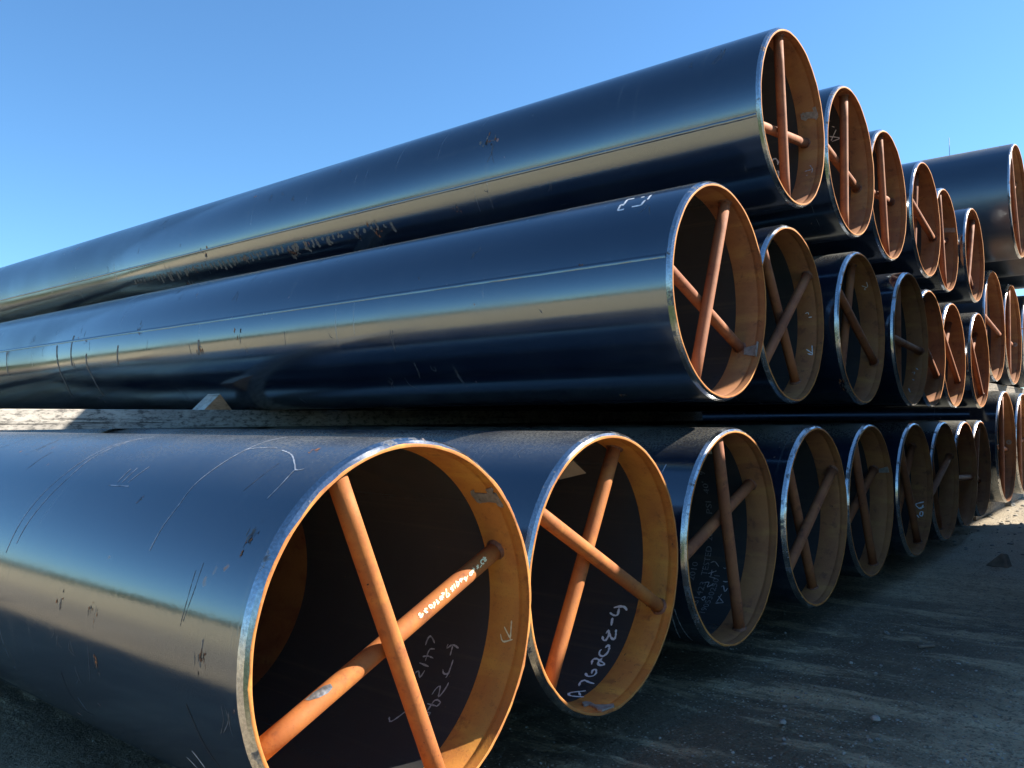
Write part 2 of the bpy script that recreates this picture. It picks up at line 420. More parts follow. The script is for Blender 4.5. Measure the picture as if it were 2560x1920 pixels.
# ------------------------------------------------------------------ pipes
STROKES = json.loads(r'''{"B1_bartext":[[[0.3637,49.9],[0.3709,35.2]],[[0.3637,39.4],[0.3675,24.2],[0.3597,24.4],[0.3615,40.4],[0.3517,41.5],[0.347,34.4],[0.3482,21.4],[0.3549,18.3]],[[0.3414,20.4],[0.3435,15.3]],[[0.3376,17.1],[0.3387,12.3]],[[0.3269,35.3],[0.3314,17.6]],[[0.3345,35.1],[0.3237,17.8]],[[0.313,38.4],[0.3163,28.6],[0.304,29.4],[0.3095,17.0]],[[0.3042,26.9],[0.2965,29.6],[0.292,21.1],[0.2958,13.6],[0.302,17.3],[0.3042,26.9]],[[0.2832,25.6],[0.2838,20.4]],[[0.2798,21.9],[0.2753,11.8],[0.2703,6.7]],[[0.278,20.4],[0.2738,28.8],[0.2699,21.8],[0.2745,13.1]],[[0.2678,29.2],[0.2593,38.0],[0.2544,32.3],[0.2582,20.0]],[[0.265,31.3],[0.2579,29.0]],[[0.2455,47.3],[0.2373,15.5],[0.245,20.6],[0.2497,32.8],[0.245,35.9]],[[0.2344,41.8],[0.2289,15.5]],[[0.228,40.8],[0.2155,10.7]],[[0.225,34.1],[0.2155,31.4],[0.2234,13.3]],[[0.2062,49.9],[0.192,11.1],[0.2043,8.9],[0.2009,24.2]],[[0.1937,35.5],[0.1859,46.7],[0.189,29.9]],[[0.184,22.9],[0.1722,28.6]],[[0.1846,30.5],[0.1742,36.2]],[[0.1777,14.2],[0.1719,33.4],[0.1717,17.1]],[[0.1593,38.8],[0.1625,27.1],[0.1569,27.5],[0.1648,17.4],[0.156,14.7]],[[0.1536,30.6],[0.1484,34.7],[0.1475,23.5],[0.1523,24.3]],[[0.1499,23.9],[0.1409,9.5]],[[0.142,30.0],[0.1348,39.8],[0.1315,32.1],[0.1339,20.1],[0.1391,22.2],[0.142,30.0]],[[0.1237,32.1],[0.1179,39.6],[0.1154,14.7]],[[0.1205,16.8],[0.1137,23.2],[0.1126,37.5]],[[0.1053,30.4],[0.0988,18.4],[0.092,21.0],[0.0973,26.7],[0.1038,26.5]],[[0.1001,39.1],[0.0936,39.3],[0.0941,29.8]]],"B1_barscar":[[[-0.2583,94.4],[-0.233,96.8],[-0.2071,81.9],[-0.1941,63.5],[-0.1967,41.0],[-0.2131,34.2],[-0.2365,47.0],[-0.2552,69.7]]],"B1_arrow":[[[-0.039,351.9],[-0.038,348.6],[-0.036,344.9]],[[-0.063,349.2],[-0.052,347.6],[-0.037,345.6]],[[-0.073,346.4],[-0.06,344.0],[-0.028,345.4]]],"B1_in":[[[-0.346,336.5],[-0.343,339.2],[-0.335,340.2],[-0.324,339.5],[-0.312,338.0]],[[-0.306,335.9],[-0.324,335.4],[-0.328,333.2],[-0.327,330.8]],[[-0.343,332.1],[-0.324,332.8],[-0.3,332.5]],[[-0.347,329.6],[-0.307,329.1]],[[-0.349,325.3],[-0.339,326.6],[-0.324,324.5],[-0.316,327.4]],[[-0.33,322.3],[-0.321,321.8],[-0.32,320.8]],[[-0.311,310.7],[-0.335,305.6],[-0.346,305.9],[-0.354,307.0]],[[-0.24,334.9],[-0.24,338.7]],[[-0.259,338.8],[-0.26,337.2],[-0.241,338.9],[-0.215,338.2]],[[-0.224,333.7],[-0.225,328.7],[-0.229,326.7]],[[-0.251,329.5],[-0.244,328.2],[-0.232,328.0],[-0.224,328.8]],[[-0.252,319.5],[-0.247,322.1],[-0.236,323.2],[-0.225,319.5],[-0.214,323.0],[-0.212,325.4]],[[-0.252,315.9],[-0.217,316.0]],[[-0.238,313.3],[-0.232,317.9],[-0.209,317.7],[-0.216,315.8]],[[-0.239,312.7],[-0.224,313.0],[-0.227,311.3]]],"B2_in":[[[-0.116,273.5],[-0.16,271.3],[-0.176,274.3],[-0.138,279.3]],[[-0.153,276.6],[-0.132,273.8]],[[-0.179,281.7],[-0.189,284.8],[-0.182,286.9],[-0.16,286.3],[-0.137,286.1]],[[-0.202,292.0],[-0.186,290.2],[-0.167,291.1],[-0.164,293.5],[-0.176,295.6],[-0.184,294.7],[-0.178,292.4]],[[-0.204,298.1],[-0.212,301.0],[-0.2,302.1],[-0.176,301.1],[-0.159,300.2],[-0.161,299.1],[-0.176,298.8],[-0.185,300.3],[-0.18,303.0]],[[-0.191,309.1],[-0.184,310.9],[-0.175,309.8],[-0.172,306.6],[-0.182,304.2],[-0.199,304.8],[-0.205,306.8],[-0.201,307.9]],[[-0.224,315.1],[-0.214,313.2],[-0.203,313.3],[-0.201,316.2],[-0.209,318.7],[-0.214,316.7]],[[-0.208,318.5],[-0.19,315.5],[-0.173,314.5],[-0.171,316.4],[-0.18,319.8]],[[-0.211,325.3],[-0.205,321.3]],[[-0.229,327.7],[-0.21,326.7],[-0.194,327.2],[-0.195,330.6]],[[-0.218,330.4],[-0.197,331.4],[-0.174,331.6],[-0.159,330.1]]],"B3_hand":[[[-0.288,333.6],[-0.268,334.6],[-0.243,331.6]],[[-0.29,326.3],[-0.25,328.8]],[[-0.274,329.2],[-0.272,324.6]],[[-0.28,324.5],[-0.246,323.8]],[[-0.292,320.2],[-0.272,320.6],[-0.273,317.3],[-0.245,320.3]],[[-0.281,308.3],[-0.267,310.4],[-0.264,307.3],[-0.281,308.3]],[[-0.219,331.6],[-0.213,330.9],[-0.202,331.7]],[[-0.206,322.6],[-0.191,322.4],[-0.178,323.0]],[[-0.206,318.5],[-0.197,319.5],[-0.182,315.7],[-0.174,318.3]],[[-0.201,307.4],[-0.192,313.8]],[[-0.204,311.8],[-0.168,307.7]],[[-0.204,306.4],[-0.167,307.6]]],"B6_104":[[[-0.075,330.5],[-0.059,327.7]],[[-0.055,334.1],[-0.038,333.7],[-0.041,329.8],[-0.057,330.7],[-0.055,334.1]],[[-0.035,343.8],[-0.089,341.0],[-0.056,337.0],[-0.039,341.0]],[[-0.062,337.8],[-0.031,338.9]]],"M2_mark":[[[-0.037,342.8],[-0.028,335.0]],[[-0.067,340.0],[-0.032,336.6]],[[-0.056,336.4],[-0.028,335.0]],[[-0.077,7.0],[-0.06,7.5],[-0.058,6.0]],[[-0.059,3.9],[-0.04,4.1]]],"M3_mark":[[[-0.04,47.5],[-0.042,42.5],[-0.065,40.9]],[[-0.075,44.0],[-0.047,41.6]],[[-0.067,40.0],[-0.055,39.6]]],"T1_mark":[[[-0.079,337.9],[-0.036,338.4]],[[-0.053,342.4],[-0.036,338.4],[-0.038,335.5]],[[-0.068,333.8],[-0.059,333.9]]],"T1_in":[[[-0.275,351.5],[-0.273,353.4],[-0.254,353.5],[-0.241,350.5],[-0.242,348.2]],[[-0.24,349.2],[-0.23,351.6]],[[-0.246,342.8],[-0.236,342.9],[-0.228,338.3],[-0.231,336.5]]],"T2_in":[[[-0.217,42.4],[-0.158,39.0],[-0.209,37.4]],[[-0.165,47.2],[-0.213,38.3]],[[-0.194,59.0],[-0.183,56.6]],[[-0.184,51.3],[-0.17,49.9]]],"M4_mark":[[[-0.057,336.2],[-0.039,333.9]],[[-0.077,331.3],[-0.061,331.5],[-0.064,329.0]],[[-0.07,323.6],[-0.055,321.9]],[[-0.081,311.5],[-0.062,305.2]]],"B1_clip":[[[-0.081,44.5],[-0.065,45.4],[-0.071,43.7],[-0.033,43.7],[-0.021,44.0],[-0.019,46.1],[0.006,47.3],[0.008,46.2],[-0.002,44.4],[0.008,44.2],[0.007,42.2],[0.006,40.3],[0.007,38.1],[0.004,37.1],[-0.003,37.4],[-0.011,37.9],[-0.011,39.3],[-0.035,39.5],[-0.062,38.9],[-0.073,38.4],[-0.082,39.0],[-0.085,41.3],[-0.087,42.7]]],"B1_notch":[[[0.023,42.3]]],"T1_clip":[[[-0.095,22.2],[-0.08,23.2],[-0.072,22.6],[-0.062,22.9],[-0.022,22.0],[-0.027,24.8],[-0.008,25.4],[-0.005,22.4],[-0.001,20.5],[-0.001,17.5],[-0.015,15.6],[-0.022,17.0],[-0.058,18.1],[-0.073,16.7],[-0.095,18.6]]],"M1_clip":[[[-0.059,331.4],[0.0,333.2],[0.004,324.7],[-0.055,326.5]]],"B2_clip":[[[-0.082,265.4],[-0.08,268.0],[-0.064,268.5],[-0.037,266.7],[-0.011,269.8],[0.004,272.9],[0.018,270.4],[0.013,267.3],[0.016,261.3],[-0.001,261.2],[-0.022,263.7],[-0.054,265.2],[-0.056,261.6]]],"T5_clip":[[[-0.087,26.3],[0.009,24.4],[0.006,19.1],[-0.091,20.9]]],"B5_clip":[[[-0.052,22.3],[0.003,24.6],[0.007,19.3],[-0.055,18.7]]],"B2_label":[[[-0.323,51.4],[-0.3,42.0],[-0.443,36.6]]],"B3_label":[[[-0.203,57.3],[-0.22,49.5],[-0.255,49.6]]],"B1_scr":[[[-1.058,99.5],[-1.104,106.1],[-1.137,112.6],[-1.144,121.0],[-1.152,130.9],[-1.17,141.2],[-1.185,151.0],[-1.193,159.1],[-1.198,164.2]],[[-1.097,102.7],[-1.108,113.5],[-1.116,120.8],[-1.106,133.0],[-1.121,143.8],[-1.138,152.4],[-1.15,160.3]],[[-0.413,95.7],[-0.422,102.2],[-0.418,111.7],[-0.423,122.2],[-0.431,131.2],[-0.423,139.3],[-0.428,145.9],[-0.43,154.0]],[[-0.422,111.3],[-0.381,109.5],[-0.311,109.1]],[[-0.273,110.8],[-0.205,113.7],[-0.141,118.9],[-0.11,121.7],[-0.087,121.0]],[[-0.114,121.8],[-0.105,128.4],[-0.109,133.8]],[[-0.833,134.3],[-0.725,134.0]],[[-0.802,133.0],[-0.812,126.1]],[[-0.778,132.8],[-0.783,125.3]],[[-0.748,132.6],[-0.732,124.3]]],"B1_scrlow":[[[-0.301,212.2],[-0.293,213.9],[-0.288,216.2]],[[-0.248,207.5],[-0.239,209.6],[-0.235,213.4]]],"B1_dark":[[[-0.198,191.3],[-0.183,196.1],[-0.169,202.9],[-0.149,209.5]],[[-0.838,198.5],[-0.848,212.1],[-0.778,214.8]]],"B1_seam":[[]],"M1_seam":[[[-6.511,168.4],[-3.721,169.2],[-1.748,169.1]]],"M1_seam2":[[[-0.494,168.9],[-0.023,167.8]]],"T1_seam":[[[-9.367,192.9],[-5.019,194.1]]],"T1_seam2":[[[-3.797,191.4],[-1.767,192.3],[-0.407,193.8]]],"T1_drip":[[[-7.252,202.3],[-5.544,214.3],[-3.881,211.9],[-3.139,212.4]]],"M1_bracket":[[[-0.294,133.6],[-0.304,127.0],[-0.282,128.6]],[[-0.294,133.6],[-0.264,133.5]],[[-0.287,127.2],[-0.297,120.5],[-0.263,120.8]],[[-0.232,132.5],[-0.188,132.6],[-0.187,127.3]],[[-0.228,121.5],[-0.212,121.5]],[[-0.175,127.3],[-0.184,120.8]]],"B3_bracket":[[[-0.275,95.6]],[[-0.183,95.3]]],"M1_drips":[[[-6.346,168.7],[-6.335,182.9],[-6.331,197.1]],[[-5.342,171.1],[-5.327,184.0],[-5.315,197.8],[-5.31,209.0],[-5.368,226.9]],[[-5.073,163.4],[-5.081,177.8],[-5.077,193.4]],[[-4.819,182.7],[-4.836,194.8],[-4.811,206.1],[-4.835,226.7]],[[-4.323,178.9],[-4.357,196.1]],[[-3.266,182.4],[-3.279,194.5]]],"B1_rust":[[[-0.613,138.4]],[[-0.792,174.7]],[[-0.629,174.5]],[[-0.602,175.7]],[[-0.131,177.8]],[[-0.078,145.5]],[[-0.622,154.5]],[[-0.079,162.0]],[[-0.606,190.2]],[[-0.149,110.0]]],"M1_rust":[[[-3.268,190.7]],[[-6.331,172.4]],[[-4.027,169.1]],[[-4.839,169.5]],[[-2.811,182.9]]],"M1_rust2":[[[-0.385,167.9]],[[-0.372,248.3]]],"T1_rust":[[[-5.096,209.5]],[[-4.334,210.1]],[[-3.731,214.6]],[[-3.542,209.7]],[[-4.892,194.7]],[[-5.303,224.7]]],"T1_rust2":[[[-1.707,159.9]],[[-2.963,212.1]],[[-2.743,209.6]],[[-3.721,214.2]],[[-1.981,208.1]]],"M3_rust":[[[-0.015,229.4]]],"B2_scr":[[[0.477,176.6],[0.505,182.6],[0.535,185.5]]],"B3_scr":[[[-0.082,212.2],[-0.097,223.8],[-0.124,239.4]],[[-0.064,211.8],[-0.069,224.5],[-0.073,240.7]],[[-0.131,145.5],[-0.125,140.9],[-0.122,136.6]]]}''')
LEN = 18.3
NS = 160

def revolve_mesh(name, prof, mat, jit=None, nseg=NS, smooth=True):
    vs_, fs_ = [], []
    m = len(prof)
    for k in range(nseg):
        a = 2 * math.pi * k / nseg
        for i, (x, r) in enumerate(prof):
            dx, dr = jit(i, a, k) if jit else (0, 0)
            vs_.append((x + dx, (r + dr) * math.cos(a), (r + dr) * math.sin(a)))
    for k in range(nseg):
        b = (k + 1) % nseg
        for i in range(m - 1):
            if prof[i] == prof[i + 1]: continue
            fs_.append((k * m + i, k * m + i + 1, b * m + i + 1, b * m + i))
    me = bpy.data.meshes.new(name)
    me.from_pydata(vs_, [], fs_); me.update()
    if smooth: me.polygons.foreach_set('use_smooth', [True] * len(me.polygons))
    me.materials.append(mat)
    return me

def pn(a, f, s):
    return mnoise.noise((math.cos(a) * f, math.sin(a) * f, s * 7.3))

class PipeKit:
    """shared meshes for one pipe diameter"""
    def __init__(s, R):
        s.R = R
        w = 0.0215
        s.ri = R - w
        s.coat = {}
        for key, mt in (('low', COAT_LOW), ('near', COAT_NEAR), ('high', COAT if R < 0.5 else COAT_DULL)):
            s.coat[key] = revolve_mesh('coating', [(0.0, R), (-0.03, R), (-0.5, R), (-2, R), (-LEN, R), (-LEN, s.ri)], mt,
                                       lambda i, a, k: (0.0012 * pn(a, 14, 2), 0) if i == 0 else (0, 0))
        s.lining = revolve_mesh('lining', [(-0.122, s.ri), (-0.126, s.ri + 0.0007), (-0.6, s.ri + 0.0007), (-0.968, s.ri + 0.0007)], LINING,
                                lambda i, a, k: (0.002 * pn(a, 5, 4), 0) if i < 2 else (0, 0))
        s.bare = revolve_mesh('bare_wall', [(-0.968, s.ri + 0.0007), (-0.970, s.ri + 0.0012), (-3.0, s.ri + 0.0012), (-LEN, s.ri + 0.0012)], RUST2)
        s.var = []
        for v in range(5):
            sm = (1.0, 0.55, 0.7, 0.4, 0.85)[v]
            wave = lambda a, v=v, sm=sm: sm * (0.0040 * pn(a, 5, 10 + v) + 0.0022 * pn(a, 14, 20 + v))
            notch = lambda a, v=v: 0.0
            def jb(i, a, k, wave=wave):
                if i == 0: return (0.0012 * pn(a, 14, 2), 0)
                if i in (1, 2): return (0.0014 * pn(a, 7, 6), 0.0010 * pn(a, 7, 9))
                return (0.0012 * pn(a, 9, 5), wave(a))
            bev = revolve_mesh('bevel', [(0.0, R), (0.0135, R - 0.0062), (0.0135, R - 0.0062), (0.0205, R - 0.0135)], BEVEL, jb)
            def je(i, a, k, wave=wave):
                if i == 0: return (0.0012 * pn(a, 9, 5), wave(a))
                if i == 1: return (0.0012 * pn(a, 9, 5), wave(a) * 0.6)
                return (0.001 * pn(a, 9, 5), 0.0)
            edge = revolve_mesh('cut_edge', [(0.0205, R - 0.0135), (0.0222, R - 0.0165), (0.0205, s.ri)], RUSTEDGE, je)
            def jn(i, a, k):
                if i == 0: return (0.001 * pn(a, 9, 5), 0)
                if i in (2, 3, 4): return (0.0015 * pn(a, 6, 8), 0)
                return (0, 0)
            band = revolve_mesh('primer_band', [(0.0205, s.ri), (0.0, s.ri + 0.0002), (-0.012, s.ri), (-0.0155, s.ri + 0.0022), (-0.019, s.ri - 0.0002), (-0.122, s.ri)], RUST, jn)
            band2 = band.copy(); band2.materials.clear(); band2.materials.append(RUST2)
            s.var.append((bev, edge, band, band2))

def tube_mesh(name, p0, p1, r, mat, seg=24, rings=6):
    d = (p1 - p0); L = d.length; d.normalize()
    q = d.to_track_quat('Z', 'Y')
    vs_, fs_ = [], []
    for j in range(rings + 1):
        for k in range(seg):
            a = 2 * math.pi * k / seg
            vs_.append(p0 + q @ Vector((r * math.cos(a), r * math.sin(a), L * j / rings)))
    for j in range(rings):
        for k in range(seg):
            b = (k + 1) % seg
            fs_.append((j * seg + k, j * seg + b, (j + 1) * seg + b, (j + 1) * seg + k))
    fs_.append(tuple(range(seg - 1, -1, -1)))
    fs_.append(tuple(rings * seg + k for k in range(seg)))
    return vs_, fs_

def resample(pts, step):
    out = []
    n = len(pts)
    if n == 1: return [pts[0]]
    P = [np.array(p, float) for p in pts]
    for i in range(n - 1):
        p0 = P[max(0, i - 1)]; p1 = P[i]; p2 = P[i + 1]; p3 = P[min(n - 1, i + 2)]
        m = max(2, int(np.linalg.norm(p2 - p1) / step))
        for k in range(m):
            t = k / m
            out.append(0.5 * ((2 * p1) + (p2 - p0) * t + (2 * p0 - 5 * p1 + 4 * p2 - p3) * t * t + (3 * p1 - p0 - 3 * p2 + p3) * t ** 3))
    out.append(P[-1])
    return out

def surf_pt(x, th, r):
    return (x, r * math.cos(th), r * math.sin(th))

def ribbons(name, strokes, r, width, mat, parent, seed=1, taper=True, rough=0.35, straight=False):
    """marks drawn on a pipe wall: strokes are lists of (x, angle deg); r is the radius they lie on"""
    rng = random.Random(seed)
    V, F = [], []
    for s in strokes:
        q = [(x, math.radians(a) * r) for x, a in s]
        # unwrap
        for i in range(1, len(q)):
            while q[i][1] - q[i - 1][1] > math.pi * r: q[i] = (q[i][0], q[i][1] - 2 * math.pi * r)
            while q[i][1] - q[i - 1][1] < -math.pi * r: q[i] = (q[i][0], q[i][1] + 2 * math.pi * r)
        if straight:
            pts = []
            for i in range(len(q) - 1):
                p0 = np.array(q[i]); p1 = np.array(q[i + 1]); m = 5
                pts += [p0 + (p1 - p0) * (0.02 + 0.96 * k / m) for k in range(m + 1)]
        else:
            pts = resample(q, 0.006)
        n = len(pts)
        if n < 2: continue
        base = len(V)
        for i, p in enumerate(pts):
            d = pts[min(n - 1, i + 1)] - pts[max(0, i - 1)]
            L = np.linalg.norm(d) or 1.0
            nn = np.array((-d[1], d[0])) / L
            w = width * 0.5 * (1 + rough * (rng.random() * 2 - 1))
            if taper and i in (0, n - 1): w *= 0.45
            for sg in (1, -1):
                a = p + nn * w * sg
                V.append(surf_pt(a[0], a[1] / r, r))
        for i in range(n - 1):
            k = base + 2 * i
            F.append((k, k + 1, k + 3, k + 2))
    return mesh_obj(name, V, F, mat, parent) if F else None

def patch(name, poly, r0, r1, mat, parent, hole=None):
    """a thin curved plate on a pipe wall, outline poly of (x, angle deg), between radii r0 (wall) and r1"""
    bm = bmesh.new()
    def loop(pl):
        vs_ = [bm.verts.new((x, math.radians(a) * r0, 0)) for x, a in pl]
        return [bm.edges.new((vs_[i], vs_[(i + 1) % len(vs_)])) for i in range(len(vs_))]
    e = loop(poly)
    if hole: e += loop(hole)
    bmesh.ops.triangle_fill(bm, use_beauty=True, use_dissolve=False, edges=e)
    res = bmesh.ops.extrude_face_region(bm, geom=bm.faces[:])
    for v in [g for g in res['geom'] if isinstance(g, bmesh.types.BMVert)]:
        v.co.z = 1
    for v in bm.verts:
        rr = r1 if v.co.z > 0.5 else r0
        a = v.co.y / r0
        v.co = Vector((v.co.x, rr * math.cos(a), rr * math.sin(a)))
    bmesh.ops.recalc_face_normals(bm, faces=bm.faces[:])
    return bm_obj(name, bm, mat, parent)

def flakes(name, x, a, sx, sa, r, parent, seed):
    """chipped coating: a smear of small ragged chips stretched round the pipe, some of them rusted through"""
    rng = random.Random(seed)
    out = None
    for mat, cnt, sc in ((DRIP, rng.randint(2, 7), 0.8), (DARKMARK, rng.randint(1, 7), 0.6), (RUSTPATCH, rng.randint(2, 9), 0.7)):
        V, F = [], []
        for c in range(cnt):
            cx = x + rng.gauss(0, 0.45) * sx; ca = rng.gauss(0, 0.55) * sa
            w = sx * rng.uniform(0.05, 0.26) * sc; h = sa * rng.uniform(0.15, 0.75) * sc
            b = len(V); n = 20
            V.append(surf_pt(cx, math.radians(a) + ca / r, r))
            ph = rng.random() * 9
            for k in range(n):
                t = 2 * math.pi * k / n
                q = 0.7 + 0.9 * mnoise.noise((math.cos(t) * 2.2 + ph, math.sin(t) * 2.2, seed + c * 1.7)) + 0.5 * mnoise.noise((math.cos(t) * 9 + ph, math.sin(t) * 9, seed))
                V.append(surf_pt(cx + math.cos(t) * w * q, math.radians(a) + (ca + math.sin(t) * h * q) / r, r))
            for k in range(n): F.append((b, b + 1 + k, b + 1 + (k + 1) % n))
        o = mesh_obj(name, V, F, mat, parent)
        o['kind'] = 'stuff'
        r += 0.0003
    return o

def wall_text(text, x, a0, a1, r, height, mat, parent):
    """lettering on the inner wall: runs up the circumference from angle a0 to a1, letter tops away from the opening"""
    cu = bpy.data.curves.new('lettering', 'FONT')
    cu.body = text
    cu.size = 1.0
    cu.resolution_u = 2
    o = bpy.data.objects.new('lettering', cu)
    COL.objects.link(o)
    dg = bpy.context.evaluated_depsgraph_get()
    me = bpy.data.meshes.new_from_object(o.evaluated_get(dg))
    bpy.data.objects.remove(o, do_unlink=True)
    co = np.array([v.co[:] for v in me.vertices])
    x0, x1 = co[:, 0].min(), co[:, 0].max()
    h = co[:, 1].max() or 1
    for v, c in zip(me.vertices, co):
        a = math.radians(a0 + (a1 - a0) * (c[0] - x0) / (x1 - x0))
        v.co = surf_pt(x - height * c[1] / h, a, r)
    me.materials.clear(); me.materials.append(mat)
    return share('lettering', me, parent)

def seam(parent, ang, R, mat, x0=-0.004, x1=-LEN, seed=0):
    V, F = [], []
    prof = [(-0.011, 0.0), (-0.006, 0.0013), (-0.002, 0.0024), (0.003, 0.0023), (0.007, 0.0011), (0.011, 0.0)]
    n = 170; m = len(prof)
    for i in range(n + 1):
        t = (i / n) ** 1.8
        x = x0 + (x1 - x0) * t
        w = 0.0012 * mnoise.noise((x * 6, seed, 0)) + 0.0008 * mnoise.noise((x * 40, seed, 3))
        for s, h in prof:
            a = math.radians(ang) + (s + w) / R
            hh = R - 0.0004 + h * (1 + 0.4 * mnoise.noise((x * 55, seed + s * 90, 5)))
            V.append((x, hh * math.cos(a), hh * math.sin(a)))
    for i in range(n):
        for k in range(m - 1):
            a = i * m + k
            F.append((a, a + 1, a + m + 1, a + m))
    return mesh_obj('weld_seam', V, F, mat, parent)

KIT = PipeKit(0.457)
KITS = PipeKit(0.610)

def brace(parent, ang, off, bx, R, near, seed, bar=None):
    bar = bar or RUSTBAR
    a = math.radians(ang)
    ax = Vector((0, math.cos(a), math.sin(a))); nr = Vector((0, -math.sin(a), math.cos(a)))
    h = math.sqrt(max(0.01, (R - 0.0215) ** 2 - off * off)) - 0.0005
    c = Vector((bx, 0, 0)) + nr * off
    v, f = tube_mesh('brace', c - ax * h, c + ax * h, 0.0245, bar)
    b = mesh_obj('brace', v, f, bar, parent)
    if near:
        for sg in (-1, 1):
            rng = random.Random(seed * 3 + sg)
            V, F = [], []
            nk, mk = 28, 5
            base = c + ax * (h * sg)
            for k in range(nk):
                t = 2 * math.pi * k / nk
                rad = 0.0255 + 0.0028 * rng.random()
                lift = 0.006 + 0.004 * rng.random()
                dirv = Vector((math.cos(t), 0, 0)) + nr * math.sin(t)
                for i in range(mk):
                    u = i / (mk - 1)
                    p = base + dirv * (rad + 0.008 * (1 - math.cos(u * math.pi / 2)) - 0.002) - ax * sg * (lift * (1 - u))
                    rr = math.hypot(p.y, p.z)
                    lim = R - 0.0205
                    if rr > lim or i == mk - 1:
                        p.y *= lim / rr; p.z *= lim / rr
                    V.append(p)
            for k in range(nk):
                q = (k + 1) % nk
                for i in range(mk - 1):
                    F.append((k * mk + i, k * mk + i + 1, q * mk + i + 1, q * mk + i))
            mesh_obj('weld_bead', V, F, WELD, b)
    return b

# row, index: x, y, z, front bar (angle), rear bar (angle), seam angle, label
PIPES = [
 ('B1', 0.001, 0.000, 0.0, 112.8, 22.9, 228, 'nearest and largest black steel pipe of the bottom row, figures written on its orange brace'),
 ('B2', -0.045, 0.935, 0.0, 150.7, 61.3, 300, 'black pipe of the bottom row with A76208-4 chalked large inside its mouth'),
 ('B3', -0.064, 1.926, 0.0, 103.1, 20.2, 315, 'black pipe of the bottom row with stencilled TESTED lettering inside its mouth'),
 ('B4', -0.045, 2.870, 0.0, 33.0, 116.1, 40, 'bottom row black pipe, fourth from the camera, long brace leaning left to right'),
 ('B5', -0.056, 3.826, 0.0, 114.2, 26.1, 70, 'bottom row black pipe, fifth from the camera, with small grey clip on its rim'),
 ('B6', -0.034, 4.765, 0.0, 120.8, 45.4, 80, 'bottom row black pipe, sixth from the camera, with 104 chalked inside the rim'),
 ('B7', -0.045, 5.695, 0.0, 21.2, 112.0, 60, 'bottom row black pipe, seventh from the camera, short bright brace end in its mouth'),
 ('B8', -0.077, 6.624, 0.0, 177.5, 92.7, 30, 'bottom row black pipe, eighth from the camera, with a level brace in its mouth'),
 ('B9', -0.123, 7.557, 0.0, 70.0, 160.0, 50, 'last black pipe of the near rack bottom row, furthest from the camera'),
 ('M1', -0.063, 1.842, 1.023, 68.0, 157.5, 168.8, 'black pipe of the middle row with white corner marks, held by a wooden chock'),
 ('M2', -0.129, 2.807, 1.023, 39.2, 122.5, 60, 'second black pipe of the middle row with white F-shaped chalk mark inside'),
 ('M3', -0.066, 3.753, 1.023, 151.0, 69.4, 330, 'third black pipe of the middle row with dusty top near its white rim'),
 ('M4', -0.024, 4.700, 1.023, 176.1, 85.9, 45, 'fourth black pipe of the middle row with one upright brace and one level brace'),
 ('M5', -0.108, 5.639, 1.023, 151.1, 70.0, 20, 'fifth black pipe of the middle row, half hidden behind the fourth one'),
 ('M6', -0.138, 6.583, 1.023, 145.4, 47.9, 80, 'sixth black pipe of the middle row, sunlit orange lip at its bottom'),
 ('M7', -0.104, 7.521, 1.023, 134.9, 44.0, 70, 'last black pipe of the near rack middle row, with sunlit top behind its rim'),
 ('T1', -0.112, 2.834, 2.040, 94.4, 6.3, 192.6, 'highest black pipe of the rack, longest against the sky, first of the top row'),
 ('T2', -0.115, 3.782, 2.040, 87.2, 168.4, 60, 'second black pipe of the top row with a chalked A inside its mouth'),
 ('T3', -0.158, 4.745, 2.040, 97.3, 3.1, 70, 'third black pipe of the top row with upright brace and bright lower right rim'),
 ('T4', -0.132, 5.697, 2.040, 165.8, 77.8, 80, 'fourth black pipe of the top row with glinting rim and sloping brace'),
 ('T5', -0.184, 6.646, 2.040, 99.4, 15.1, 60, 'fifth black pipe of the top row with grey clip inside its mouth'),
 ('T6', -0.132, 7.578, 2.040, 63.0, 141.5, 75, 'sixth and last black pipe of the near rack top row'),
 ('SB1', -0.141, 9.105, 0.160, 85.0, 175.0, 60, 'wide black pipe at the bottom of the far rack, left one in view'),
 ('SB2', -0.142, 10.346, 0.160, 85.2, 2.4, 60, 'wide black pipe at the bottom of the far rack, cut by the right edge'),
 ('SM1', -0.197, 8.970, 1.477, 171.6, 81.2, 60, 'wide black pipe in the middle of the far rack with one sloping lit brace'),
 ('SM2', -0.203, 10.208, 1.477, 83.6, 175.2, 60, 'wide black pipe in the middle of the far rack with a thin upright brace'),
 ('SM3', -0.190, 11.448, 1.477, 60.0, 150.0, 60, 'wide black pipe in the middle of the far rack, sliver at the right edge'),
 ('ST1', 0.076, 8.873, 2.786, 112.0, 28.8, 60, 'wide black pipe topping the far rack, standing out against the sky at right'),
 ('ST2', 0.02, 10.113, 2.786, 70.0, 160.0, 60, 'wide black pipe behind the topmost one of the far rack, below it in view'),
 ('ST3', 0.05, 11.353, 2.786, 50.0, 140.0, 60, 'third wide black pipe of the far rack top row, mostly hidden'),
]
